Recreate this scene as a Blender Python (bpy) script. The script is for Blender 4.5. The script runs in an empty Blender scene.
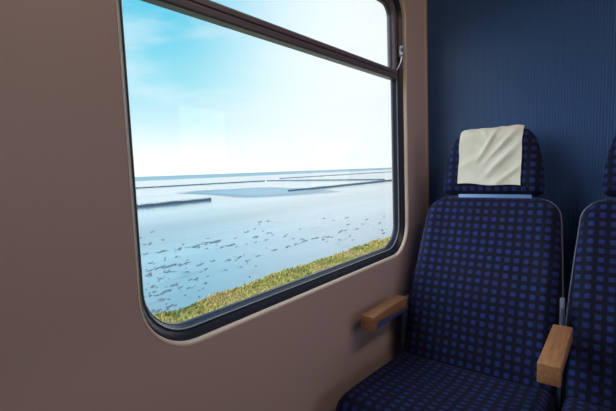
import bpy, bmesh, math, random
from mathutils import Vector, Matrix, noise as mnoise

random.seed(7)
C = bpy.context.scene.collection
PI = math.pi

# ------------------------------------------------------------------ helpers
def link(o, parent=None):
    C.objects.link(o)
    if parent is not None:
        o.parent = parent
    return o

def obj(name, bm, mats, parent=None, angle=35, smooth=True, recalc=True):
    if recalc:
        bmesh.ops.recalc_face_normals(bm, faces=bm.faces[:])
    lim = math.radians(angle)
    for f in bm.faces:
        f.smooth = smooth
    for e in bm.edges:
        if len(e.link_faces) == 2:
            e.smooth = e.calc_face_angle(0.0) < lim
        else:
            e.smooth = False
    me = bpy.data.meshes.new(name)
    bm.to_mesh(me)
    bm.free()
    for m in (mats if isinstance(mats, (list, tuple)) else [mats]):
        me.materials.append(m)
    return link(bpy.data.objects.new(name, me), parent)

def empty(name, loc=(0, 0, 0), parent=None):
    o = bpy.data.objects.new(name, None)
    o.location = loc
    o.empty_display_size = 0.1
    return link(o, parent)

def tag(o, label, cat, group=None, kind=None):
    o['label'] = label
    o['category'] = cat
    if group:
        o['group'] = group
    if kind:
        o['kind'] = kind
    return o

def structure(o):
    o['kind'] = 'structure'
    return o

def box(bm, lo, hi, bev=0.0, seg=2):
    d = bmesh.ops.create_cube(bm, size=1.0)
    vs = d['verts']
    for v in vs:
        v.co = Vector([(lo[i] + hi[i]) / 2 + v.co[i] * (hi[i] - lo[i]) for i in range(3)])
    if bev > 0:
        es = list({e for v in vs for e in v.link_edges})
        bmesh.ops.bevel(bm, geom=es, offset=bev, segments=seg, profile=0.5, affect='EDGES')

def prism(bm, prof, x0, x1, bev=0.0, seg=2):
    """profile of (y, z) points swept along x"""
    a = [bm.verts.new((x0, y, z)) for y, z in prof]
    b = [bm.verts.new((x1, y, z)) for y, z in prof]
    fs = [bm.faces.new(a), bm.faces.new(list(reversed(b)))]
    n = len(prof)
    for i in range(n):
        fs.append(bm.faces.new((a[i], b[i], b[(i + 1) % n], a[(i + 1) % n])))
    bmesh.ops.recalc_face_normals(bm, faces=fs)
    if bev > 0:
        es = list({e for f in fs for e in f.edges})
        bmesh.ops.bevel(bm, geom=es, offset=bev, segments=seg, profile=0.5, affect='EDGES')

def tube(bm, pts, r, n=10, closed=False):
    pts = [Vector(p) for p in pts]
    rings = []
    m = len(pts)
    up = Vector((0.31, 0.21, 0.93))
    for i, p in enumerate(pts):
        if closed:
            t = pts[(i + 1) % m] - pts[i - 1]
        else:
            t = pts[min(i + 1, m - 1)] - pts[max(i - 1, 0)]
        t.normalize()
        s = t.cross(up)
        if s.length < 1e-3:
            s = t.cross(Vector((1, 0, 0)))
        s.normalize()
        w = s.cross(t)
        rr = r[i] if isinstance(r, (list, tuple)) else r
        rings.append([bm.verts.new(p + s * rr * math.cos(2 * PI * k / n) + w * rr * math.sin(2 * PI * k / n)) for k in range(n)])
    for i in range(m if closed else m - 1):
        a, b = rings[i], rings[(i + 1) % m]
        for k in range(n):
            bm.faces.new((a[k], a[(k + 1) % n], b[(k + 1) % n], b[k]))
    if not closed:
        bm.faces.new(list(reversed(rings[0])))
        bm.faces.new(rings[-1])

def rrect(y0, y1, z0, z1, rb, rt, n=10):
    """rounded rectangle in the (y, z) plane, rb / rt = bottom / top radii"""
    pts = []
    for cy, cz, r, a0 in ((y1 - rb, z0 + rb, rb, -90), (y1 - rt, z1 - rt, rt, 0), (y0 + rt, z1 - rt, rt, 90), (y0 + rb, z0 + rb, rb, 180)):
        for k in range(n + 1):
            a = math.radians(a0 + 90 * k / n)
            pts.append((cy + r * math.cos(a), cz + r * math.sin(a)))
    return pts

def inset_rect(R, d):
    y0, y1, z0, z1, rb, rt = R[:6]
    kb = R[6] if len(R) > 6 else 1.0            # bottom member may be deeper than the others
    return rrect(y0 + d, y1 - d, z0 + d * kb, z1 - d, max(rb - d, 0.004), max(rt - d, 0.004))

def sweep_rect(bm, R, prof, closed=False):
    """prof = (inset, x) pairs swept round a rounded rectangle"""
    rings = [[bm.verts.new((x, p[0], p[1])) for p in inset_rect(R, d)] for d, x in prof]
    n = len(rings[0])
    m = len(rings)
    for i in range(m if closed else m - 1):
        a, b = rings[i], rings[(i + 1) % m]
        for k in range(n):
            bm.faces.new((a[k], a[(k + 1) % n], b[(k + 1) % n], b[k]))
    return rings

# ------------------------------------------------------------------ materials
def new_mat(name):
    m = bpy.data.materials.new(name)
    m.use_nodes = True
    nt = m.node_tree
    return m, nt, nt.nodes['Principled BSDF']

def N(nt, t, **kw):
    n = nt.nodes.new(t)
    for k, v in kw.items():
        setattr(n, k, v)
    return n

def math_node(nt, op, a, b=None, c=None):
    n = N(nt, 'ShaderNodeMath', operation=op)
    for i, v in enumerate((a, b, c)):
        if v is None:
            continue
        if isinstance(v, (int, float)):
            n.inputs[i].default_value = v
        else:
            nt.links.new(v, n.inputs[i])
    return n.outputs[0]

def mix_col(nt, fac, a, b):
    n = N(nt, 'ShaderNodeMix', data_type='RGBA')
    for s, v in ((n.inputs[0], fac), (n.inputs[6], a), (n.inputs[7], b)):
        if isinstance(v, (int, float)):
            s.default_value = v
        elif isinstance(v, tuple):
            s.default_value = (*v, 1) if len(v) == 3 else v
        else:
            nt.links.new(v, s)
    return n.outputs[2]

def simple(name, col, rough=0.5, metal=0.0, spec=0.5, nscale=0, namp=0.0, bump=0.0, bscale=200):
    m, nt, b = new_mat(name)
    b.inputs['Roughness'].default_value = rough
    b.inputs['Metallic'].default_value = metal
    b.inputs['Specular IOR Level'].default_value = spec
    tc = N(nt, 'ShaderNodeTexCoord')
    if nscale:
        t = N(nt, 'ShaderNodeTexNoise')
        t.inputs['Scale'].default_value = nscale
        t.inputs['Detail'].default_value = 3
        nt.links.new(tc.outputs['Object'], t.inputs['Vector'])
        lo = tuple(c * (1 - namp) for c in col)
        hi = tuple(min(1, c * (1 + namp)) for c in col)
        nt.links.new(mix_col(nt, t.outputs['Fac'], lo, hi), b.inputs['Base Color'])
    else:
        b.inputs['Base Color'].default_value = (*col, 1)
    if bump:
        t2 = N(nt, 'ShaderNodeTexNoise')
        t2.inputs['Scale'].default_value = bscale
        nt.links.new(tc.outputs['Object'], t2.inputs['Vector'])
        bp = N(nt, 'ShaderNodeBump')
        bp.inputs['Strength'].default_value = bump
        bp.inputs['Distance'].default_value = 0.001
        nt.links.new(t2.outputs['Fac'], bp.inputs['Height'])
        nt.links.new(bp.outputs[0], b.inputs['Normal'])
    return m

M = {}
M['wall'] = simple('beige_wall_panel', (0.51, 0.395, 0.385), 0.42, spec=0.4, nscale=1.5, namp=0.03, bump=0.12, bscale=420)
M['edging'] = simple('pale_beige_edging', (0.72, 0.60, 0.52), 0.35, spec=0.5)
M['trim'] = simple('beige_trim', (0.55, 0.40, 0.31), 0.4)
M['partition'] = simple('blue_ribbed_laminate', (0.052, 0.128, 0.33), 0.40, spec=0.4)
M['rubber'] = simple('dark_rubber', (0.018, 0.020, 0.038), 0.36, spec=0.45)
M['seal'] = simple('dark_blue_seal', (0.040, 0.048, 0.085), 0.25, spec=0.6)
M['seal_highlight'] = simple('pale_grey_highlight', (0.26, 0.30, 0.38), 0.25, spec=0.6)  # paler colour stands in for the highlight along the seal
M['sash'] = simple('aubergine_grey_metal', (0.15, 0.122, 0.155), 0.36, spec=0.5)
M['steel'] = simple('brushed_steel', (0.62, 0.66, 0.72), 0.35, metal=0.6)
M['bracket'] = simple('blue_painted_metal', (0.055, 0.09, 0.24), 0.35, spec=0.5)
M['bar'] = simple('pale_blue_plastic', (0.16, 0.30, 0.62), 0.35)
M['shell'] = simple('blue_grey_plastic_shell', (0.035, 0.045, 0.09), 0.45)
M['piping'] = simple('slate_piping', (0.16, 0.18, 0.28), 0.5)
M['floor'] = simple('dark_grey_rubber_floor', (0.035, 0.035, 0.045), 0.6, nscale=60, namp=0.3)
M['ceiling'] = simple('grey_ceiling_panel', (0.30, 0.29, 0.29), 0.6)

def fabric():
    m, nt, b = new_mat('navy_check_moquette')
    L = nt.links
    uv = N(nt, 'ShaderNodeUVMap')
    sc = N(nt, 'ShaderNodeVectorMath', operation='SCALE')
    sc.inputs['Scale'].default_value = 1 / 0.0300
    L.new(uv.outputs[0], sc.inputs[0])
    fr = N(nt, 'ShaderNodeVectorMath', operation='FRACTION')
    L.new(sc.outputs[0], fr.inputs[0])
    fl = N(nt, 'ShaderNodeVectorMath', operation='FLOOR')
    L.new(sc.outputs[0], fl.inputs[0])
    sp = N(nt, 'ShaderNodeSeparateXYZ')
    L.new(fr.outputs[0], sp.inputs[0])
    dx = math_node(nt, 'ABSOLUTE', math_node(nt, 'SUBTRACT', sp.outputs[0], 0.5))
    dy = math_node(nt, 'ABSOLUTE', math_node(nt, 'SUBTRACT', sp.outputs[1], 0.5))
    p4 = math_node(nt, 'ADD', math_node(nt, 'POWER', dx, 4.0), math_node(nt, 'POWER', dy, 4.0))
    d = math_node(nt, 'POWER', p4, 0.25)
    mr = N(nt, 'ShaderNodeMapRange')
    mr.inputs['From Min'].default_value = 0.34
    mr.inputs['From Max'].default_value = 0.20
    L.new(d, mr.inputs['Value'])
    wn = N(nt, 'ShaderNodeTexWhiteNoise', noise_dimensions='2D')
    L.new(fl.outputs[0], wn.inputs['Vector'])
    cr = N(nt, 'ShaderNodeValToRGB')
    cr.color_ramp.interpolation = 'LINEAR'
    e = cr.color_ramp.elements
    e[0].position = 0.0; e[0].color = (0.016, 0.026, 0.13, 1)
    e[1].position = 1.0; e[1].color = (0.026, 0.024, 0.12, 1)
    for p, c in ((0.3, (0.015, 0.032, 0.19, 1)), (0.6, (0.015, 0.022, 0.115, 1)), (0.85, (0.014, 0.036, 0.14, 1))):
        q = e.new(p); q.color = c
    L.new(wn.outputs['Value'], cr.inputs[0])
    nz = N(nt, 'ShaderNodeTexNoise')
    nz.inputs['Scale'].default_value = 900
    L.new(uv.outputs[0], nz.inputs['Vector'])
    base = mix_col(nt, nz.outputs['Fac'], (0.0030, 0.0045, 0.018), (0.0065, 0.0085, 0.030))
    col = mix_col(nt, mr.outputs[0], base, cr.outputs[0])
    L.new(col, b.inputs['Base Color'])
    b.inputs['Roughness'].default_value = 0.9
    b.inputs['Specular IOR Level'].default_value = 0.25
    b.inputs['Sheen Weight'].default_value = 0.05
    b.inputs['Sheen Roughness'].default_value = 0.4
    b.inputs['Sheen Tint'].default_value = (0.35, 0.45, 0.9, 1)
    bp = N(nt, 'ShaderNodeBump')
    bp.inputs['Strength'].default_value = 0.35
    bp.inputs['Distance'].default_value = 0.001
    hh = math_node(nt, 'ADD', math_node(nt, 'MULTIPLY', nz.outputs['Fac'], 0.5), mr.outputs[0])
    L.new(hh, bp.inputs['Height'])
    L.new(bp.outputs[0], b.inputs['Normal'])
    return m
M['fabric'] = fabric()

def wood():
    m, nt, b = new_mat('varnished_brown_wood')
    L = nt.links
    tc = N(nt, 'ShaderNodeTexCoord')
    mp = N(nt, 'ShaderNodeMapping')
    mp.inputs['Scale'].default_value = (60, 5, 60)
    L.new(tc.outputs['Object'], mp.inputs[0])
    t = N(nt, 'ShaderNodeTexNoise')
    t.inputs['Scale'].default_value = 2.2
    t.inputs['Detail'].default_value = 5
    t.inputs['Distortion'].default_value = 0.6
    L.new(mp.outputs[0], t.inputs['Vector'])
    cr = N(nt, 'ShaderNodeValToRGB')
    e = cr.color_ramp.elements
    e[0].position = 0.3; e[0].color = (0.28, 0.125, 0.058, 1)
    e[1].position = 0.72; e[1].color = (0.50, 0.26, 0.125, 1)
    L.new(t.outputs['Fac'], cr.inputs[0])
    L.new(cr.outputs[0], b.inputs['Base Color'])
    b.inputs['Roughness'].default_value = 0.38
    b.inputs['Coat Weight'].default_value = 0.15
    return m
M['wood'] = wood()

def cloth():
    m, nt, b = new_mat('cream_cloth')
    L = nt.links
    tc = N(nt, 'ShaderNodeTexCoord')
    t = N(nt, 'ShaderNodeTexNoise')
    t.inputs['Scale'].default_value = 9
    t.inputs['Detail'].default_value = 3
    L.new(tc.outputs['Object'], t.inputs['Vector'])
    L.new(mix_col(nt, t.outputs['Fac'], (0.72, 0.67, 0.57), (0.77, 0.80, 0.74)), b.inputs['Base Color'])
    b.inputs['Roughness'].default_value = 0.9
    b.inputs['Specular IOR Level'].default_value = 0.2
    return m
M['cloth'] = cloth()

def glass():
    m = bpy.data.materials.new('window_glass')
    m.use_nodes = True
    nt = m.node_tree
    nt.nodes.clear()
    out = N(nt, 'ShaderNodeOutputMaterial')
    tr = N(nt, 'ShaderNodeBsdfTransparent')
    tr.inputs[0].default_value = (0.95, 0.98, 0.985, 1)
    gl = N(nt, 'ShaderNodeBsdfGlossy')
    gl.inputs['Roughness'].default_value = 0.0
    fr = N(nt, 'ShaderNodeFresnel')
    geo = N(nt, 'ShaderNodeNewGeometry')       # same reflectance from either side of the pane
    mr = N(nt, 'ShaderNodeMapRange')
    mr.inputs['To Min'].default_value = 1.38
    mr.inputs['To Max'].default_value = 1 / 1.38
    nt.links.new(geo.outputs['Backfacing'], mr.inputs['Value'])
    nt.links.new(mr.outputs[0], fr.inputs['IOR'])
    mx = N(nt, 'ShaderNodeMixShader')
    nt.links.new(fr.outputs[0], mx.inputs[0])
    nt.links.new(tr.outputs[0], mx.inputs[1])
    nt.links.new(gl.outputs[0], mx.inputs[2])
    nt.links.new(mx.outputs[0], out.inputs[0])
    return m
M['glass'] = glass()

# ------------------------------------------------------------------ camera
CAM = Vector((0.73, 0.0, 1.17))
RX = Vector((0.78275806, 0.62126204, -0.03637733))
UP = Vector((-0.0268856, 0.09215795, 0.99538137))
FW = Vector((-0.62174512, 0.77816476, -0.08884038))
FPX = 394.06
cd = bpy.data.cameras.new('camera')
cam = bpy.data.objects.new('camera', cd)
C.objects.link(cam)
cam.matrix_world = Matrix(((RX.x, UP.x, -FW.x, CAM.x), (RX.y, UP.y, -FW.y, CAM.y), (RX.z, UP.z, -FW.z, CAM.z), (0, 0, 0, 1)))
cd.sensor_width = 36
cd.lens = FPX / 616 * 36
cd.clip_start = 0.02
cd.clip_end = 6000
bpy.context.scene.camera = cam

WATER = CAM.z - 4.0
GRASS = CAM.z - 2.5

def at(px, py, z):
    """the spot on the level plane z that the photograph shows at a pixel"""
    d = FW + RX * ((px - 308) / FPX) + UP * ((205.5 - py) / FPX)
    return CAM + d * ((z - CAM.z) / d.z)

# ------------------------------------------------------------------ window wall
YP = 1.848          # ribbed partition
YB = -2.6           # rear end of the compartment
XR = 2.76           # opposite side wall
ZC = 2.40           # ceiling
WT = 0.09           # wall thickness
WIN = (0.382, 1.611, 0.803, 1.892, 0.128, 0.105)    # y0 y1 z0 z1, bottom / top radius

def side_wall(name, wins, x, sgn, y0, y1, z1=ZC):
    """wall in the plane x with rounded window openings; sgn = direction of the room"""
    bm = bmesh.new()
    def face(xx, ins):
        edges = []
        o = [bm.verts.new((xx, y, z)) for y, z in ((y0, 0), (y1, 0), (y1, z1), (y0, z1))]
        edges += [bm.edges.new((o[i], o[(i + 1) % 4])) for i in range(4)]
        hs = []
        for R in wins:
            h = [bm.verts.new((xx, p[0], p[1])) for p in inset_rect(R, ins)]
            edges += [bm.edges.new((h[i], h[(i + 1) % len(h)])) for i in range(len(h))]
            hs.append(h)
        bmesh.ops.triangle_fill(bm, use_beauty=True, use_dissolve=False, edges=edges)
        return o, hs
    o1, h1 = face(x, -0.0085)
    o2, h2 = face(x - sgn * WT, -0.035)
    for i in range(4):
        bm.faces.new((o1[i], o1[(i + 1) % 4], o2[(i + 1) % 4], o2[i]))
    for w, R in enumerate(wins):
        rings = [h1[w]]
        for k in range(1, 5):
            a = PI / 2 * k / 4
            ins = -0.0085 + 0.0085 * math.sin(a)
            xx = x - sgn * 0.015 * (1 - math.cos(a))
            rings.append([bm.verts.new((xx, p[0], p[1])) for p in inset_rect(R, ins)])
        rings.append([bm.verts.new((x - sgn * 0.058, p[0], p[1])) for p in inset_rect(R, 0.0)])
        rings.append(h2[w])
        n = len(h1[w])
        for a, b in zip(rings, rings[1:]):
            for k in range(n):
                bm.faces.new((a[k], a[(k + 1) % n], b[(k + 1) % n], b[k]))
    return structure(obj(name, bm, M['wall'], angle=50))

WIN2 = (-1.42, -0.19, 0.803, 1.892, 0.128, 0.105)
WALL_L = side_wall('wall_left', [WIN, WIN2], 0.0, 1, YB, 3.3)

def window(n, R, x, sgn, vent=True, detail=True):
    root = structure(empty('window_%d' % n, (x, (R[0] + R[1]) / 2, R[2])))
    off = Vector(root.location)
    def place(o):
        for v in o.data.vertices:
            v.co = Vector((v.co.x * sgn + x, v.co.y, v.co.z)) - off
        if sgn < 0:
            o.data.flip_normals()
        return o
    # pale edging strip round the opening
    bm = bmesh.new()
    sweep_rect(bm, R, [(-0.0085, -0.0010), (-0.0078, 0.0010), (-0.0055, 0.0010), (-0.0025, -0.0025), (-0.0004, -0.0085), (0.0002, -0.0140), (-0.003, -0.0140), (-0.0085, -0.0040)], closed=True)
    place(obj('edging', bm, M['edging'], root, angle=70))
    # dark rubber frame sloping in from the wall opening to the glass
    bm = bmesh.new()
    sweep_rect(bm, R, [(-0.003, -0.0135), (0.0010, -0.0125), (0.0035, -0.0145), (0.0180, -0.0320), (0.0190, -0.038), (0.0190, -0.0575), (-0.003, -0.0575)], closed=True)
    place(obj('window_frame', bm, M['rubber'], root, angle=60))
    # dark seal, then a bead with the seal's highlight painted pale
    bm = bmesh.new()
    sweep_rect(bm, R, [(0.0180, -0.0345), (0.0215, -0.0350), (0.0265, -0.0460), (0.0280, -0.0465), (0.0290, -0.0490), (0.0290, -0.0565), (0.0180, -0.0565)], closed=True)
    place(obj('seal', bm, M['seal'], root, angle=40))
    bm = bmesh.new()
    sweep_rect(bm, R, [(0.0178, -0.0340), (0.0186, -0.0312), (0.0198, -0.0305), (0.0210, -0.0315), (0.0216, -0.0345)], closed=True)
    place(obj('highlight_bead', bm, M['seal_highlight'], root, angle=60))
    bm = bmesh.new()
    ra = sweep_rect(bm, R, [(0.026, -0.0515), (0.026, -0.0555)])
    bm.faces.new(ra[0]); bm.faces.new(ra[1])
    place(obj('pane', bm, M['glass'], root))
    if vent:
        # inward tilting vent sash across the top; its lower rail is the dark bar
        S = (R[0] + 0.0235, R[1] - 0.0260, 1.539, R[3] - 0.0235, 0.016, R[5] - 0.0235, 1.22)
        bm = bmesh.new()
        sweep_rect(bm, S, [(0.0, -0.054), (0.0, -0.028), (0.003, -0.024), (0.011, -0.022), (0.013, -0.0255), (0.016, -0.0255), (0.018, -0.021), (0.028, -0.022), (0.031, -0.026), (0.0315, -0.030), (0.034, -0.033), (0.034, -0.054)], closed=True)
        for v in bm.verts:
            v.co.z += (v.co.y - R[1]) * 0.008
        place(obj('vent_sash', bm, M['sash'], root, angle=30))
        bm = bmesh.new()
        sweep_rect(bm, S, [(0.0320, -0.048), (0.0320, -0.035), (0.0345, -0.033), (0.0370, -0.040), (0.0370, -0.048)], closed=True)
        for v in bm.verts:
            v.co.z += (v.co.y - R[1]) * 0.008
        place(obj('vent_seal', bm, M['seal'], root, angle=30))
        # stay latch on the far jamb
        bm = bmesh.new()
        yj = R[1] - 0.018
        for sgnz in (0.013, -0.013):
            c = (0, 0, 1.655 + sgnz)
            tube(bm, [(-0.016, yj, c[2]), (-0.004, yj - 0.001, c[2]), (0.002, yj - 0.001, c[2])], [0.0105, 0.0105, 0.0075], 14)
        box(bm, (-0.020, yj - 0.010, 1.630), (-0.008, yj + 0.007, 1.672), 0.003)
        tube(bm, [(-0.006, yj - 0.001, 1.640), (-0.010, yj - 0.008, 1.612), (-0.016, yj - 0.020, 1.585), (-0.022, yj - 0.026, 1.575)], 0.0032, 8)
        place(obj('stay_latch', bm, M['steel'], root))
    return root

window(1, WIN, 0.0, 1)
window(2, WIN2, 0.0, 1)

# opposite side of the car: two wide windows plus the vestibule door light
RW1 = (-2.50, -1.85, 0.80, 1.90, 0.12, 0.10)
RW2 = (0.72, 1.82, 0.95, 2.00, 0.12, 0.10)
RW3 = (2.40, 3.10, 1.22, 1.92, 0.08, 0.08)
side_wall('wall_right', [RW1, RW2, RW3], XR, -1, YB, 3.3)
window(3, RW1, XR, -1, vent=False)
window(4, RW2, XR, -1, vent=False)
window(5, RW3, XR, -1, vent=False)

bm = bmesh.new(); box(bm, (-WT, YB, -0.08), (XR + WT, 3.3, 0.0))
structure(obj('floor', bm, M['floor']))
bm = bmesh.new(); box(bm, (-WT, YB, ZC), (XR + WT, 3.3, ZC + 0.06))
structure(obj('ceiling', bm, M['ceiling']))
# unseen warm fill strip, added on the aisle ceiling to brighten the interior
m, nt_, b_ = new_mat('warm_fill_emitter')
b_.inputs['Base Color'].default_value = (0.8, 0.75, 0.7, 1)
b_.inputs['Emission Color'].default_value = (1.0, 0.79, 0.64, 1)
b_.inputs['Emission Strength'].default_value = 7.0
bm = bmesh.new(); box(bm, (1.38, 0.0, ZC - 0.13), (1.55, 1.65, ZC + 0.005), 0.012)
structure(obj('fill_strip', bm, m))
bm = bmesh.new(); box(bm, (-WT, YB - 0.06, 0), (XR + WT, YB, ZC))
structure(obj('wall_back', bm, M['wall']))
bm = bmesh.new(); box(bm, (-WT, 3.3, 0), (XR + WT, 3.36, ZC))
structure(obj('wall_vestibule', bm, M['shell']))

def ribbed(name, x0, x1):
    """partition panel with fine vertical ribs"""
    bm = bmesh.new()
    pitch, amp = 0.0094, 0.0026
    n = int((x1 - x0) / pitch)
    xs = []
    for i in range(n):
        a = x0 + (x1 - x0) * i / n
        w = (x1 - x0) / n
        xs += [(a, 0), (a + w * 0.30, 0), (a + w * 0.45, amp), (a + w * 0.85, amp)]
    xs.append((x1, 0))
    lo = [bm.verts.new((x, YP - d, 0.0)) for x, d in xs]
    hi = [bm.verts.new((x, YP - d, ZC)) for x, d in xs]
    for i in range(len(xs) - 1):
        bm.faces.new((lo[i], lo[i + 1], hi[i + 1], hi[i]))
    b = [bm.verts.new(p) for p in ((x0, YP + 0.03, 0), (x1, YP + 0.03, 0), (x1, YP + 0.03, ZC), (x0, YP + 0.03, ZC))]
    bm.faces.new(b)
    bm.faces.new((lo[0], hi[0], b[3], b[0]))
    bm.faces.new((lo[-1], b[1], b[2], hi[-1]))
    return structure(obj(name, bm, M['partition'], smooth=False, recalc=True))
ribbed('wall_front', 0.0, 1.16)
ribbed('wall_front_aisle', 1.95, XR)

# corner moulding where the beige wall meets the blue partition
bm = bmesh.new()
prof = [(0.0, YP - 0.030), (0.0025, YP - 0.0285), (0.0035, YP - 0.026), (0.0035, YP - 0.004), (0.0, YP - 0.0035)]
a = [bm.verts.new((x, y, 0.0)) for x, y in prof]
b = [bm.verts.new((x, y, ZC)) for x, y in prof]
for i in range(len(prof) - 1):
    bm.faces.new((a[i], a[i + 1], b[i + 1], b[i]))
structure(obj('trim_1', bm, M['trim'], angle=60))

# ------------------------------------------------------------------ upholstered pads
def seg_dist(px, py, ax, ay, bx, by):
    dx, dy = bx - ax, by - ay
    L = dx * dx + dy * dy
    t = 0 if L == 0 else max(0, min(1, ((px - ax) * dx + (py - ay) * dy) / L))
    return math.hypot(px - ax - t * dx, py - ay - t * dy)

def lerp_tab(tab, v):
    if v <= tab[0][0]:
        return tab[0][1]
    for (a, fa), (b, fb) in zip(tab, tab[1:]):
        if v <= b:
            return fa + (fb - fa) * (v - a) / (b - a)
    return tab[-1][1]

class Pad:
    """cushion: outline half width as a table over v, rounded front, soft back"""
    def __init__(s, tab, rf, tf, rb, tb, contour=None, nu=44, nv=56):
        s.tab, s.rf, s.tf, s.rb, s.tb, s.contour = tab, rf, tf, rb, tb, contour
        s.nu, s.nv = nu, nv
        s.v0, s.v1 = tab[0][0], tab[-1][0]
        s.outline = [(lerp_tab(tab, v), v) for v in s.vs(70)]
        s.outline = s.outline + [(-x, v) for x, v in reversed(s.outline)]
    def vs(s, n):
        return [s.v0 + (s.v1 - s.v0) * (0.5 - 0.5 * math.cos(PI * i / n)) for i in range(n + 1)]
    def edge(s, x, v):
        o = s.outline
        return min(seg_dist(x, v, *o[i], *o[(i + 1) % len(o)]) for i in range(len(o)))
    @staticmethod
    def dome(e, R):
        q = 1 - min(e / R, 1.0)
        return math.sqrt(max(0.0, 1 - q * q))
    def front(s, x, v, e=None):
        e = s.edge(x, v) if e is None else e
        d = s.tf * s.dome(e, s.rf)
        if s.contour:
            d += s.contour(x, v) * min(1, e / 0.05)
        return d
    def mesh(s):
        bm = bmesh.new()
        uvl = bm.loops.layers.uv.new('UVMap')
        vs = s.vs(s.nv)
        us = [math.sin(PI / 2 * (-1 + 2 * j / s.nu)) * 0.6 + 0.4 * (-1 + 2 * j / s.nu) for j in range(s.nu + 1)]
        F, B = [], []
        for i, v in enumerate(vs):
            fr, br = [], []
            w = lerp_tab(s.tab, v)
            for j, u in enumerate(us):
                x = w * u
                border = i in (0, s.nv) or j in (0, s.nu)
                e = 0 if border else s.edge(x, v)
                p = bm.verts.new((x, s.front(x, v, e), v))
                fr.append(p)
                br.append(p if border else bm.verts.new((x, -s.tb * s.dome(e, s.rb), v)))
            F.append(fr); B.append(br)
        for i in range(s.nv):
            for j in range(s.nu):
                for G in (F, B):
                    q = (G[i][j], G[i][j + 1], G[i + 1][j + 1], G[i + 1][j])
                    f = bm.faces.new(q if G is F else tuple(reversed(q)))
                    for l in f.loops:
                        l[uvl].uv = (l.vert.co.x + 0.0146, l.vert.co.z)
        return bm

# local axes of a pad: x across, y toward the sitter, z up along the recline
def pad_matrix(origin, up, out):
    up = Vector(up).normalized(); out = Vector(out).normalized()
    ax = Vector((1, 0, 0))
    m = Matrix((ax, out, up)).transposed().to_4x4()
    m.translation = Vector(origin)
    return m

SX = 0.324                   # centre line of the window seat
PITCH = 0.540
def corner_tab(base, top, r, n=7):
    """closes a half-width table with a rounded top corner"""
    w = base[-1][1]
    out = list(base)
    for k in range(1, n + 1):
        a = PI / 2 * k / n
        out.append((top - r + r * math.sin(a), w - r + r * math.cos(a)))
    return out

back_tab = corner_tab([(-0.12, 0.250), (0.0, 0.262), (0.15, 0.264), (0.26, 0.259), (0.38, 0.251), (0.51, 0.241)], 0.590, 0.078)
def back_contour(x, v):
    c = 0.014 * max(0, min(1, (abs(x) - 0.13) / 0.09)) ** 2
    c += 0.016 * math.exp(-((v - 0.20) / 0.13) ** 2) * (1 - (x / 0.3) ** 2)
    c += 0.002 * mnoise.noise(Vector((x * 9, v * 9, 1.3)))
    return c
BACK = Pad(back_tab, 0.050, 0.036, 0.05, 0.060, back_contour)
BACK_M = pad_matrix((0, 1.40 + 0.038, 0.49 - 0.0015), (0, 0.378633, 0.925547), (0, -0.925547, 0.378633))

head_tab = [(-0.010, 0.158), (-0.005, 0.176), (0.008, 0.185), (0.04, 0.186), (0.09, 0.181), (0.13, 0.174), (0.185, 0.160), (0.21, 0.152), (0.230, 0.138), (0.244, 0.124), (0.253, 0.105), (0.257, 0.085)]
def head_contour(x, v):
    return 0.010 * max(0, min(1, (abs(x) - 0.09) / 0.07)) ** 2 * max(0, 1 - v / 0.3)
HEAD = Pad(head_tab, 0.045, 0.042, 0.045, 0.040, head_contour, 36, 40)
HEAD_M = pad_matrix((0, 1.63 + 0.040, 1.053), (0, 0.15799, 0.98744), (0, -0.98744, 0.15799))

# seat cushion: pad lying nearly flat; local z runs from the front edge to the back
cush_tab = [(0.0, 0.205), (0.006, 0.228), (0.016, 0.244), (0.032, 0.256), (0.06, 0.263), (0.12, 0.265), (0.30, 0.265), (0.50, 0.260)]
def cush_contour(x, v):
    c = 0.010 * max(0, min(1, (abs(x) - 0.15) / 0.09)) ** 2
    return c - 0.014 * math.exp(-((v - 0.36) / 0.14) ** 2 - (x / 0.17) ** 2)
CUSH = Pad(cush_tab, 0.060, 0.055, 0.03, 0.055, cush_contour)
CUSH_M = pad_matrix((0, 0.895, 0.444), (0, 0.995, -0.075), (0, 0.075, 0.995))

def placed(name, bm, mat, mtx, parent, angle=60):
    bm.transform(mtx)
    return obj(name, bm, mat, parent, angle=angle)

def outline_tube(bm, pad, inset, depth, r, v_from, mtx):
    pts = []
    for v in pad.vs(60):
        if v < v_from:
            continue
        pts.append((lerp_tab(pad.tab, v) - inset, depth, v))
    pts = pts + [(-x, y, v) for x, y, v in reversed(pts)]
    tube(bm, pts, r, 8)

def armrest(parent, x, y0, length, name='armrest'):
    """wooden armrest with a deep front nose and a blue metal bracket beneath"""
    h = 0.67
    bm = bmesh.new()
    w = 0.026
    prof = [(y0, h), (y0 + length, h), (y0 + length, h - 0.046), (y0 + 0.030, h - 0.027), (y0 + 0.014, h - 0.055), (y0 - 0.001, h - 0.054)]
    prism(bm, prof, x - w, x + w, 0.004, 3)
    a = obj(name, bm, M['wood'], parent, angle=40)
    bm = bmesh.new()
    prof = [(y0 + 0.017, h - 0.050), (y0 + length + 0.02, h - 0.058), (y0 + length + 0.02, h - 0.040), (y0 + 0.030, h - 0.0275)]
    prism(bm, list(reversed(prof)), x - w + 0.0035, x + w - 0.0035, 0.0015, 2)
    obj('armrest_bracket', bm, M['bracket'], a)
    return a

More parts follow.
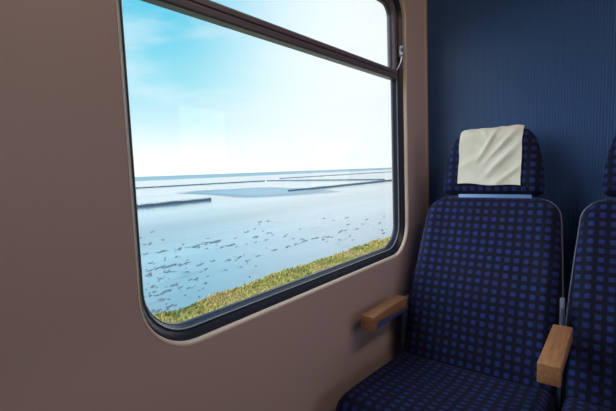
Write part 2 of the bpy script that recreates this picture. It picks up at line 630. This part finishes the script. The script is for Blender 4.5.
def make_seat(label, arms):
    root = empty('train_seat', (0, 0, 0))
    tag(root, label, 'seat', 'twin seats against the blue partition')
    placed('seat_cushion', CUSH.mesh(), M['fabric'], CUSH_M, root)
    back = placed('backrest', BACK.mesh(), M['fabric'], BACK_M, root)
    bm = bmesh.new()
    outline_tube(bm, BACK, -0.0015, -0.004, 0.0030, 0.10, BACK_M)
    placed('piping', bm, M['piping'], BACK_M, back)
    # plastic shell behind the upholstery
    bm = bmesh.new()
    vs = [v for v in BACK.vs(40) if v > -0.1]
    F = []
    for dep in (-0.006, -0.075):
        s = 1.0 if dep > -0.05 else 0.90
        loop = [(lerp_tab(back_tab, v) * s - 0.004, v) for v in vs]
        loop = loop + [(-x, v) for x, v in reversed(loop)]
        F.append([bm.verts.new((x, dep, v if dep > -0.05 else v - 0.008)) for x, v in loop])
    n = len(F[0])
    for i in range(n):
        bm.faces.new((F[0][i], F[0][(i + 1) % n], F[1][(i + 1) % n], F[1][i]))
    bm.faces.new(F[1])
    bm.faces.new(F[0])
    placed('back_shell', bm, M['shell'], BACK_M, root)
    placed('headrest', HEAD.mesh(), M['fabric'], HEAD_M, root)
    # pale blue rail in the slot between headrest and backrest
    bm = bmesh.new()
    box(bm, (-0.119, -0.030, 0.586), (0.147, 0.016, 0.606), 0.003)
    placed('headrest_rail', bm, M['bar'], BACK_M, root)
    for s in (-0.09, 0.09):
        bm = bmesh.new()
        tube(bm, [(s, -0.020, 0.52), (s, -0.020, 0.66)], 0.008, 10)
        placed('headrest_post', bm, M['steel'], BACK_M, root)
    # pedestal under the cushion
    bm = bmesh.new()
    prism(bm, [(1.02, 0.39), (1.46, 0.36), (1.44, 0.30), (1.34, 0.0), (1.14, 0.0), (1.06, 0.32)], -0.20, 0.20, 0.01, 2)
    obj('seat_base', bm, M['shell'], root)
    # seat side frame that carries the armrest
    for ax in arms:
        bm = bmesh.new()
        px = ax - 0.009 if ax > 0 else ax
        pt = 0.725 if ax > 0 else 0.655
        prism(bm, [(1.40, 0.30), (1.46, 0.30), (1.46 + 0.006, pt), (1.452, pt), (1.41, 0.58)], px - 0.0055, px + 0.0055, 0.002, 2)
        obj('armrest_post', bm, M['shell'], root)
        if ax > 0:
            bm = bmesh.new()
            box(bm, (px - 0.0062, 1.446, 0.655), (px + 0.0062, 1.463, 0.735), 0.002)
            obj('post_cover', bm, M['piping'], root)
        armrest(root, ax, 1.093 if ax > 0 else 1.131, 0.295 if ax > 0 else 0.262)
    return root

seat = make_seat('navy check train seat nearest the window, white cloth over its headrest', [0.2770, -0.2595])
seat.location = (SX, 0, 0)
seat2 = make_seat('navy check train seat beside the middle armrest, cut off by the right edge', [0.2700])
seat2.location = (SX + PITCH, 0, 0)

# ------------------------------------------------------------------ headrest cloth
def head_cloth():
    bm = bmesh.new()
    nx = 40
    cols = []
    for i in range(nx + 1):
        t = i / nx
        x = -0.115 + 0.228 * t
        # cross-section of the headrest at this x: up the front, over the top, down the back
        vt = 0.257
        for v in [0.257 - k * 0.001 for k in range(60)]:
            if lerp_tab(head_tab, v) > abs(x) + 0.004:
                vt = v
                break
        sec = []
        nf = 60
        bot = 0.034 - 0.008 * t
        for k in range(nf):
            v = bot + (vt - bot) * math.sin(PI / 2 * k / (nf - 1))
            sec.append(Vector((HEAD.front(x, v), v)))
        for k in range(1, 22):
            v = vt - 0.10 * (k / 21) ** 2
            sec.append(Vector((-HEAD.tb * HEAD.dome(HEAD.edge(x, v), HEAD.rb), v)))
        # resample by arc length so every column has matching rows
        acc = [0.0]
        for a, b in zip(sec, sec[1:]):
            acc.append(acc[-1] + (b - a).length)
        ny = 56
        tot = min(acc[-1], 0.40)
        col = []
        for k in range(ny + 1):
            s = tot * k / ny
            j = 0
            while j < len(acc) - 2 and acc[j + 1] < s:
                j += 1
            f = (s - acc[j]) / max(1e-6, acc[j + 1] - acc[j])
            p = sec[j].lerp(sec[j + 1], min(1, f))
            tg = (sec[min(j + 2, len(sec) - 1)] - sec[max(j - 1, 0)]).normalized()
            nrm = Vector((tg.y, -tg.x))
            front = max(0, min(1, (0.27 - s) / 0.06))
            q = Vector((x * 13, s * 13, 0.7))
            w = 0.0025 * mnoise.noise(q) + 0.0016 * mnoise.noise(q * 2.3)
            # creases: a V from the top middle, and long diagonals to the lower right
            for (cx, cs, ang, ln, wd, h) in ((0.000, 0.170, 62, 0.075, 0.0065, 0.0060), (0.045, 0.155, 50, 0.070, 0.007, 0.0060),
                                             (0.045, 0.095, 48, 0.085, 0.010, 0.0055), (0.075, 0.045, 40, 0.06, 0.009, 0.0040),
                                             (-0.055, 0.185, -38, 0.055, 0.006, 0.0050), (-0.02, 0.20, -55, 0.04, 0.005, 0.0040),
                                             (-0.07, 0.09, 30, 0.05, 0.013, 0.0030)):
                a = math.radians(ang)
                dx, ds = x - cx, s - cs
                along = dx * math.cos(a) + ds * math.sin(a)
                perp = -dx * math.sin(a) + ds * math.cos(a)
                w += h * math.exp(-(perp / wd) ** 2 - (along / ln) ** 2)
            edge_lift = 0.004 * max(0, 1 - s / 0.03)
            d = 0.005 + max(-0.0035, 1.5 * w * (0.35 + 0.65 * front)) + edge_lift * (0.5 + mnoise.noise(Vector((x * 20, 0, 0))))
            if s > 0.20:
                d += 0.006 * max(0, min(1, (t - 0.75) / 0.25)) * max(0, 1 - abs(s - 0.25) / 0.06)
            p = p + nrm * d
            sag = 0.0025 * math.sin(t * 9) * max(0, 1 - s / 0.04)
            col.append(bm.verts.new((x + 0.003 * mnoise.noise(Vector((s * 15, t * 2, 4))), p.x, p.y + sag)))
        cols.append(col)
    for a, b in zip(cols, cols[1:]):
        for k in range(len(a) - 1):
            bm.faces.new((a[k], b[k], b[k + 1], a[k + 1]))
    bm.transform(HEAD_M)
    bm.transform(Matrix.Translation((SX, 0, 0)))
    o = obj('headrest_cloth', bm, M['cloth'], angle=180, recalc=True)
    md = o.modifiers.new('thickness', 'SOLIDIFY')
    md.thickness = 0.0014
    md.offset = 0
    return tag(o, 'creased cream white cloth draped over the headrest of the window seat', 'cloth')
head_cloth()

# ------------------------------------------------------------------ outdoors
def mud_mat():
    m, nt, b = new_mat('wet_tidal_mud')
    L = nt.links
    geo = N(nt, 'ShaderNodeNewGeometry')
    mp = N(nt, 'ShaderNodeMapping')
    mp.inputs['Scale'].default_value = (0.09, 0.012, 1)
    mp.inputs['Rotation'].default_value = (0, 0, 0.10)
    L.new(geo.outputs['Position'], mp.inputs[0])
    t = N(nt, 'ShaderNodeTexNoise')
    t.inputs['Scale'].default_value = 1.0
    t.inputs['Detail'].default_value = 5
    L.new(mp.outputs[0], t.inputs['Vector'])
    cr = N(nt, 'ShaderNodeValToRGB')
    e = cr.color_ramp.elements
    e[0].position = 0.38; e[0].color = (0.125, 0.195, 0.25, 1)
    e[1].position = 0.66; e[1].color = (0.28, 0.40, 0.47, 1)
    L.new(t.outputs['Fac'], cr.inputs[0])
    mp2 = N(nt, 'ShaderNodeMapping')
    mp2.inputs['Scale'].default_value = (0.9, 0.30, 1)
    L.new(geo.outputs['Position'], mp2.inputs[0])
    t2 = N(nt, 'ShaderNodeTexNoise')
    t2.inputs['Scale'].default_value = 1.3
    t2.inputs['Detail'].default_value = 6
    L.new(mp2.outputs[0], t2.inputs['Vector'])
    mr = N(nt, 'ShaderNodeMapRange')
    mr.inputs['From Min'].default_value = 0.62
    mr.inputs['From Max'].default_value = 0.72
    mr.inputs['To Max'].default_value = 0.55
    L.new(t2.outputs['Fac'], mr.inputs['Value'])
    L.new(mix_col(nt, mr.outputs[0], cr.outputs[0], (0.10, 0.13, 0.14)), b.inputs['Base Color'])
    b.inputs['Roughness'].default_value = 0.12
    b.inputs['IOR'].default_value = 1.65
    bp = N(nt, 'ShaderNodeBump')
    bp.inputs['Strength'].default_value = 0.08
    bp.inputs['Distance'].default_value = 0.05
    L.new(t2.outputs['Fac'], bp.inputs['Height'])
    L.new(bp.outputs[0], b.inputs['Normal'])
    return m
M['mud'] = mud_mat()
M['sea'] = simple('open_sea_water', (0.22, 0.33, 0.37), 0.55, spec=0.3, nscale=0.02, namp=0.2)
M['pool'] = simple('rippled_channel_water', (0.15, 0.28, 0.38), 0.30, spec=0.35, nscale=0.15, namp=0.12)
M['groyne'] = simple('dark_brushwood', (0.075, 0.115, 0.15), 0.9, nscale=3, namp=0.4)
M['clod'] = simple('dark_wet_mud', (0.115, 0.155, 0.185), 0.5, nscale=5, namp=0.4)

bm = bmesh.new()
v = [bm.verts.new(p) for p in ((-2.0, -300, WATER), (-2.0, 2500, WATER), (-330, 2500, WATER), (-330, -300, WATER))]
bm.faces.new(v)
structure(obj('tidal_flat', bm, M['mud']))
bm = bmesh.new()
v = [bm.verts.new(p) for p in ((-330, -900, WATER), (-330, 5000, WATER), (-5200, 5000, WATER), (-5200, -900, WATER))]
bm.faces.new(v)
structure(obj('sea', bm, M['sea']))

def blob_outline(pts, z, k=6):
    """closed smooth outline through pixel-picked spots on the plane z"""
    P = [at(px, py, z) for px, py in pts]
    out = []
    n = len(P)
    for i in range(n):
        p0, p1, p2, p3 = P[i - 1], P[i], P[(i + 1) % n], P[(i + 2) % n]
        for j in range(k):
            t = j / k
            out.append(0.5 * ((2 * p1) + (p2 - p0) * t + (2 * p0 - 5 * p1 + 4 * p2 - p3) * t * t + (3 * p1 - p0 - 3 * p2 + p3) * t ** 3))
    return out

bm = bmesh.new()
lo = blob_outline([(172, 193.5), (192, 190.5), (230, 188.5), (262, 187), (295, 187.5), (330, 189.5), (345, 191.5), (318, 194.5), (288, 196.5), (262, 198), (236, 198), (214, 196), (192, 194.5)], WATER + 0.02)
cen = sum(lo, Vector()) / len(lo)
core = bm.verts.layers.float.new('core')
rg = []
for f, c in ((1.0, 0.0), (0.86, 0.35), (0.68, 0.8), (0.5, 1.0)):
    rg.append([bm.verts.new(cen + (p - cen) * f) for p in lo])
    for q in rg[-1]:
        q[core] = c
for a, b in zip(rg, rg[1:]):
    for k in range(len(lo)):
        bm.faces.new((a[k], a[(k + 1) % len(lo)], b[(k + 1) % len(lo)], b[k]))
bm.faces.new(rg[-1])
pn = M['pool'].node_tree
pa = N(pn, 'ShaderNodeAttribute', attribute_name='core')      # the water thins out to wet mud at its rim
pn.links.new(pa.outputs['Fac'], pn.nodes['Principled BSDF'].inputs['Alpha'])
tag(obj('tidal_pool', bm, M['pool']), 'long blue pool of rippled water on the pale tidal flat', 'tidal pool')

def groyne(p, q, label, h=0.42, w=0.7):
    a = at(*p, WATER); b = at(*q, WATER)
    a.z = b.z = 0
    d = (b - a); Lg = d.length; d.normalize()
    s = Vector((-d.y, d.x, 0))
    n = max(12, min(160, int(Lg / 0.7)))
    bm = bmesh.new()
    rings = []
    for i in range(n + 1):
        c = a + d * (Lg * i / n)
        hh = h * (0.85 + 0.25 * mnoise.noise(Vector((i * 0.7, Lg, 0))) + 0.15 * random.random())
        ww = w * (0.9 + 0.2 * random.random())
        ring = []
        for u, k in ((-0.5, 0), (-0.42, 0.7), (-0.2, 1.0), (0.2, 1.0), (0.42, 0.7), (0.5, 0)):
            ring.append(bm.verts.new(c + s * ww * u + Vector((0, 0, WATER - 0.03 + hh * k))))
        rings.append(ring)
    for r0, r1 in zip(rings, rings[1:]):
        for k in range(5):
            bm.faces.new((r0[k], r0[k + 1], r1[k + 1], r1[k]))
    bm.faces.new(rings[0]); bm.faces.new(list(reversed(rings[-1])))
    step = max(1, n // 60)
    for i in range(0, n + 1, step):
        for sd in (-0.36, 0.36):
            c = a + d * (Lg * i / n) + s * w * sd
            tube(bm, [c + Vector((0, 0, WATER - 0.05)), c + Vector((0, 0, WATER + h * (1.15 + 0.2 * random.random())))], 0.05, 5)
    o = obj('groyne', bm, M['groyne'], smooth=False)
    return tag(o, label, 'groyne', 'brushwood groynes on the tidal flat')

groyne((120, 209.2), (210, 200.2), 'thick dark brushwood groyne ending in the shallows at far left of the window', 0.38, 0.7)
groyne((289, 191.4), (402, 179.5), 'long dark groyne running from mid window to the right window edge', 0.32, 0.6)
groyne((120, 189.2), (264.6, 181.0), 'thin straight groyne on the left half of the flat, just below the horizon', 0.32, 0.8)
groyne((267.5, 180.9), (384, 179.75), 'faint level groyne at right meeting the long dark groyne by the window edge', 0.32, 0.8)
groyne((280, 178.6), (402, 171.2), 'farthest thin groyne just under the horizon at right', 0.35, 1.0)

# dark clods of mud and weed lying in the shallows
bm = bmesh.new()
def clod(px, py, wpx, hpx):
    c = at(px, py, WATER)
    e1 = at(px + wpx / 2, py - 0.16 * wpx, WATER) - c
    e2 = at(px, py - hpx / 2, WATER) - c
    e1 *= 1.25; e2 *= 0.90
    n = 26
    ph = random.random() * 10
    hgt = min(0.05, 0.012 + 0.03 * e1.length)
    outer, inner = [], []
    for k in range(n):
        a = 2 * PI * k / n
        r = 0.75 + 0.6 * mnoise.noise(Vector((math.cos(a) * 1.3 + ph, math.sin(a) * 1.3, ph))) + 0.35 * mnoise.noise(Vector((math.cos(a) * 4 + ph, math.sin(a) * 4, ph)))
        o = e1 * math.cos(a) * r + e2 * math.sin(a) * r
        outer.append(bm.verts.new(c + o + Vector((0, 0, -0.01))))
        inner.append(bm.verts.new(c + o * 0.55 + Vector((0, 0, hgt * (0.7 + 0.5 * random.random())))))
    for k in range(n):
        bm.faces.new((outer[k], outer[(k + 1) % n], inner[(k + 1) % n], inner[k]))
    bm.faces.new(inner)
CLODS = [(150, 244, 12, 1.6), (163, 240, 6, 1.2), (196, 246, 16, 2.0), (214, 242, 22, 1.8), (232, 245, 14, 2.2), (222, 247, 8, 1.4),
         (146, 254, 9, 1.6), (160, 252, 14, 2), (176, 257, 7, 1.8), (165, 258, 5, 1.4), (151, 263, 10, 2), (170, 266, 26, 1.8), (186, 263, 10, 1.6),
         (200, 265, 12, 2), (206, 269, 8, 1.8), (213, 261, 7, 1.6), (229, 260, 10, 2), (240, 257, 9, 1.8), (247, 261, 6, 1.6), (258, 256, 8, 1.6),
         (149, 275, 14, 2.4), (168, 272, 12, 2), (160, 279, 8, 2), (196, 279, 10, 2.4), (152, 287, 10, 2.4), (175, 285, 14, 2.4), (167, 291, 20, 3),
         (188, 288, 8, 2), (150, 296, 9, 2.6), (163, 300, 10, 2.4), (206, 283, 7, 2), (275, 250, 8, 1.6), (287, 247, 9, 1.8), (296, 244, 7, 1.5),
         (305, 241, 10, 1.7), (316, 238, 8, 1.5), (328, 237, 8, 2), (341, 231, 6, 1.4), (357, 229, 5, 1.3), (380, 223, 5, 1.2), (364, 224, 4, 1),
         (260, 222, 7, 1.2), (268, 221, 6, 1.2), (247, 232, 6, 1.3), (256, 237, 10, 1.4), (268, 233, 7, 1.2), (255, 229, 4, 1.2), (266, 240, 5, 1.4),
         (285, 236, 6, 1.2), (152, 232, 6, 1.2), (180, 248, 9, 1.5), (140, 268, 8, 2), (225, 270, 6, 1.6), (240, 267, 5, 1.4), (186, 272, 8, 1.8),
         (158, 311, 16, 4), (168, 307, 12, 3.5), (150, 316, 10, 4), (340, 240, 5, 1.3), (350, 236, 5, 1.2), (382, 230, 6, 1.4), (300, 229, 5, 1)]
for (px, py, w, h) in CLODS:
    # each patch is a loose cluster: one low mound and crumbs round it
    clod(px, py, w * 0.6, h * 1.2)
    for k in range(int(2 + w / 4)):
        u = random.gauss(0, 0.40)
        clod(px + u * w, py - 0.16 * u * w + random.gauss(0, 0.45) * h, w * random.uniform(0.12, 0.34), h * random.uniform(0.5, 1.1))
for k in range(45):
    clod(random.uniform(140, 270), random.uniform(236, 300), random.uniform(1.5, 4), random.uniform(0.6, 1.4))
for k in range(22):
    clod(random.uniform(240, 385), random.uniform(215, 245), random.uniform(2, 5), random.uniform(0.6, 1.1))
tag(obj('mud_clod', bm, M['clod'], angle=70), 'dark clods of mud and weed scattered in the shallow water near the bank', 'mud', kind='stuff')

# grassy embankment beside the line
def grass_ground():
    m, nt, b = new_mat('embankment_soil')
    L = nt.links
    geo = N(nt, 'ShaderNodeNewGeometry')
    t = N(nt, 'ShaderNodeTexNoise')
    t.inputs['Scale'].default_value = 1.6
    t.inputs['Detail'].default_value = 6
    L.new(geo.outputs['Position'], t.inputs['Vector'])
    cr = N(nt, 'ShaderNodeValToRGB')
    e = cr.color_ramp.elements
    e[0].position = 0.30; e[0].color = (0.44, 0.33, 0.15, 1)
    e[1].position = 0.70; e[1].color = (0.50, 0.44, 0.15, 1)
    q = e.new(0.5); q.color = (0.36, 0.36, 0.11, 1)
    L.new(t.outputs['Fac'], cr.inputs[0])
    L.new(cr.outputs[0], b.inputs['Base Color'])
    b.inputs['Roughness'].default_value = 0.95
    return m
M['soil'] = grass_ground()

def crest_x(y):
    return -5.66 + 0.16 * mnoise.noise(Vector((y * 0.35, 2.0, 0))) + 0.10 * mnoise.noise(Vector((y * 1.1, 7.0, 0)))
def bank_z(x, y):
    c = crest_x(y)
    t = x - c
    if t > 0:
        return GRASS + 0.05 * mnoise.noise(Vector((x * 1.2, y * 1.2, 0))) + 0.03
    return GRASS + 0.03 + t * 0.75

bm = bmesh.new()
xs = [-9.4, -8.6, -7.8, -7.2, -6.8, -6.5, -6.3, -6.15, -6.0, -5.85, -5.7, -5.5, -5.25, -5.0, -4.6, -4.2, -3.4, -2.4, -1.2]
ys = [-14, -8, -4, -1] + [i * 0.35 for i in range(0, 66)] + [24, 26, 29, 33, 40, 50, 70, 100, 150, 220, 320]
G = [[bm.verts.new((x, y, max(WATER - 0.2, bank_z(x, y)))) for x in xs] for y in ys]
for a, b in zip(G, G[1:]):
    for k in range(len(xs) - 1):
        bm.faces.new((a[k], a[k + 1], b[k + 1], b[k]))
structure(obj('embankment', bm, M['soil'], angle=180))
bm = bmesh.new()
v = [bm.verts.new(p) for p in ((-1.2, -300, GRASS), (600, -300, GRASS), (600, 600, GRASS), (-1.2, 600, GRASS))]
bm.faces.new(v)
structure(obj('field', bm, M['soil']))

def blade_mats():
    out = []
    for nm, c in (('grass_green', (0.38, 0.36, 0.11)), ('grass_yellow', (0.55, 0.47, 0.16)), ('grass_straw', (0.52, 0.40, 0.20)), ('grass_dark', (0.25, 0.28, 0.085))):
        out.append(simple(nm, c, 0.8, spec=0.2))
    return out
bm = bmesh.new()
rnd = random.Random(3)
for k in range(26000):
    y = 1.2 + 20 * rnd.random() ** 1.5
    x = crest_x(y) - 0.25 + rnd.random() ** 1.25 * 2.3
    z = bank_z(x, y)
    kind = mnoise.noise(Vector((x * 0.9, y * 0.9, 3))) + 0.5 * mnoise.noise(Vector((x * 2.7, y * 2.7, 9))) + rnd.uniform(-0.35, 0.35)
    near_crest = max(0, 1 - abs(x - crest_x(y)) / 0.5)
    h = rnd.uniform(0.03, 0.07) * (1 + 0.9 * near_crest * max(0, mnoise.noise(Vector((y * 1.3, 0, 5))) + 0.25))
    w = rnd.uniform(0.008, 0.018) * (1 + y / 12)
    a = rnd.uniform(0, 2 * PI)
    dx, dy = math.cos(a), math.sin(a)
    ln = rnd.uniform(0.2, 0.8) * h
    la = rnd.uniform(0, 2 * PI)
    lx, ly = math.cos(la) * ln, math.sin(la) * ln
    p = [bm.verts.new((x - dx * w, y - dy * w, z - 0.02)), bm.verts.new((x + dx * w, y + dy * w, z - 0.02)),
         bm.verts.new((x + dx * w * 0.7 + lx * 0.35, y + dy * w * 0.7 + ly * 0.35, z + h * 0.6)), bm.verts.new((x - dx * w * 0.7 + lx * 0.35, y - dy * w * 0.7 + ly * 0.35, z + h * 0.6)),
         bm.verts.new((x + lx, y + ly, z + h))]
    f1 = bm.faces.new(p[:4]); f2 = bm.faces.new((p[3], p[2], p[4]))
    mi = 3 if kind < -0.45 else 0 if kind < 0.02 else 1 if kind < 0.42 else 2
    f1.material_index = f2.material_index = mi
tag(obj('grass', bm, blade_mats(), angle=180, recalc=False), 'yellow green grass along the embankment below the window', 'grass', kind='stuff')

# ------------------------------------------------------------------ sky and light
W = bpy.data.worlds.new('sky')
bpy.context.scene.world = W
W.use_nodes = True
nt = W.node_tree
nt.nodes.clear()
L = nt.links
out = N(nt, 'ShaderNodeOutputWorld')
bg = N(nt, 'ShaderNodeBackground')
L.new(bg.outputs[0], out.inputs[0])
tc = N(nt, 'ShaderNodeTexCoord')
nrm = N(nt, 'ShaderNodeVectorMath', operation='NORMALIZE')
L.new(tc.outputs['Generated'], nrm.inputs[0])
sep = N(nt, 'ShaderNodeSeparateXYZ')
L.new(nrm.outputs[0], sep.inputs[0])
cr = N(nt, 'ShaderNodeValToRGB')
e = cr.color_ramp.elements
e[0].position = 0.0; e[0].color = (1.16, 1.17, 1.17, 1)
e[1].position = 1.0; e[1].color = (0.10, 0.38, 0.66, 1)
for p, c in ((0.06, (1.0, 1.04, 1.05, 1)), (0.12, (0.68, 0.90, 0.96, 1)), (0.20, (0.41, 0.80, 0.91, 1)), (0.33, (0.16, 0.65, 0.85, 1)), (0.6, (0.12, 0.48, 0.76, 1))):
    q = e.new(p); q.color = c
L.new(sep.outputs[2], cr.inputs[0])
# white haze ahead of the train, where the visible sky pales
dt = N(nt, 'ShaderNodeVectorMath', operation='DOT_PRODUCT')
L.new(nrm.outputs[0], dt.inputs[0])
dt.inputs[1].default_value = Vector((-math.sin(math.radians(15)), math.cos(math.radians(15)), 0.25)).normalized()
glow = N(nt, 'ShaderNodeMapRange', interpolation_type='SMOOTHSTEP')
glow.inputs['From Min'].default_value = 0.76
glow.inputs['From Max'].default_value = 0.985
L.new(dt.outputs['Value'], glow.inputs['Value'])
c1 = mix_col(nt, glow.outputs[0], cr.outputs[0], (1.08, 1.09, 1.08))
# soft streaky clouds
mp = N(nt, 'ShaderNodeMapping')
mp.inputs['Scale'].default_value = (2.2, 2.2, 8.0)
mp.inputs['Location'].default_value = (0.35, 0.1, 0.2)
L.new(nrm.outputs[0], mp.inputs[0])
nz = N(nt, 'ShaderNodeTexNoise')
nz.inputs['Scale'].default_value = 1.6
nz.inputs['Detail'].default_value = 6
nz.inputs['Roughness'].default_value = 0.55
L.new(mp.outputs[0], nz.inputs['Vector'])
cm = N(nt, 'ShaderNodeMapRange', interpolation_type='SMOOTHSTEP')
cm.inputs['From Min'].default_value = 0.46
cm.inputs['From Max'].default_value = 0.70
cm.inputs['To Max'].default_value = 0.40
L.new(nz.outputs['Fac'], cm.inputs['Value'])
c2 = mix_col(nt, cm.outputs[0], c1, (0.95, 0.98, 1.0))
# bright lobes added in unseen sky to light the interior: on the far side,
# and behind the traveller on the sea side
def bright(az, el, lo, col, under):
    v = Vector((-math.sin(math.radians(az)) * math.cos(math.radians(el)), math.cos(math.radians(az)) * math.cos(math.radians(el)), math.sin(math.radians(el))))
    d = N(nt, 'ShaderNodeVectorMath', operation='DOT_PRODUCT')
    L.new(nrm.outputs[0], d.inputs[0])
    d.inputs[1].default_value = v
    g = N(nt, 'ShaderNodeMapRange', interpolation_type='SMOOTHSTEP')
    g.inputs['From Min'].default_value = lo
    g.inputs['From Max'].default_value = 1.0
    L.new(d.outputs['Value'], g.inputs['Value'])
    return mix_col(nt, g.outputs[0], under, col)
c3 = bright(-100, 14, 0.40, (1.7, 1.6, 1.8), c2)
c3 = bright(138, 34, 0.55, (4.2, 4.3, 4.3), c3)
L.new(c3, bg.inputs['Color'])
bg.inputs['Strength'].default_value = 1.12

# daylight portals in the window openings help the renderer find the sky
def portal(R, x, sgn):
    ld = bpy.data.lights.new('window_daylight', 'AREA')
    ld.shape = 'RECTANGLE'
    ld.size = R[3] - R[2]
    ld.size_y = R[1] - R[0]
    ld.cycles.is_portal = True
    o = bpy.data.objects.new('window_daylight', ld)
    o.location = (x, (R[0] + R[1]) / 2, (R[2] + R[3]) / 2)
    o.rotation_euler = (0, -sgn * PI / 2, 0)
    C.objects.link(o)
for R, x, s in ((WIN, -0.10, 1), (WIN2, -0.10, 1), (RW1, XR + 0.10, -1), (RW2, XR + 0.10, -1), (RW3, XR + 0.10, -1)):
    portal(R, x, s)

sc = bpy.context.scene
sc.view_settings.view_transform = 'Standard'
sc.view_settings.look = 'None'
sc.view_settings.exposure = 0.0
sc.view_settings.gamma = 1.0
sc.view_settings.use_curve_mapping = False
sc.cycles.use_denoising = True
sc.cycles.max_bounces = 12
sc.cycles.diffuse_bounces = 5
sc.cycles.glossy_bounces = 5
sc.cycles.transparent_max_bounces = 12
sc.cycles.caustics_reflective = False
sc.cycles.sample_clamp_indirect = 6
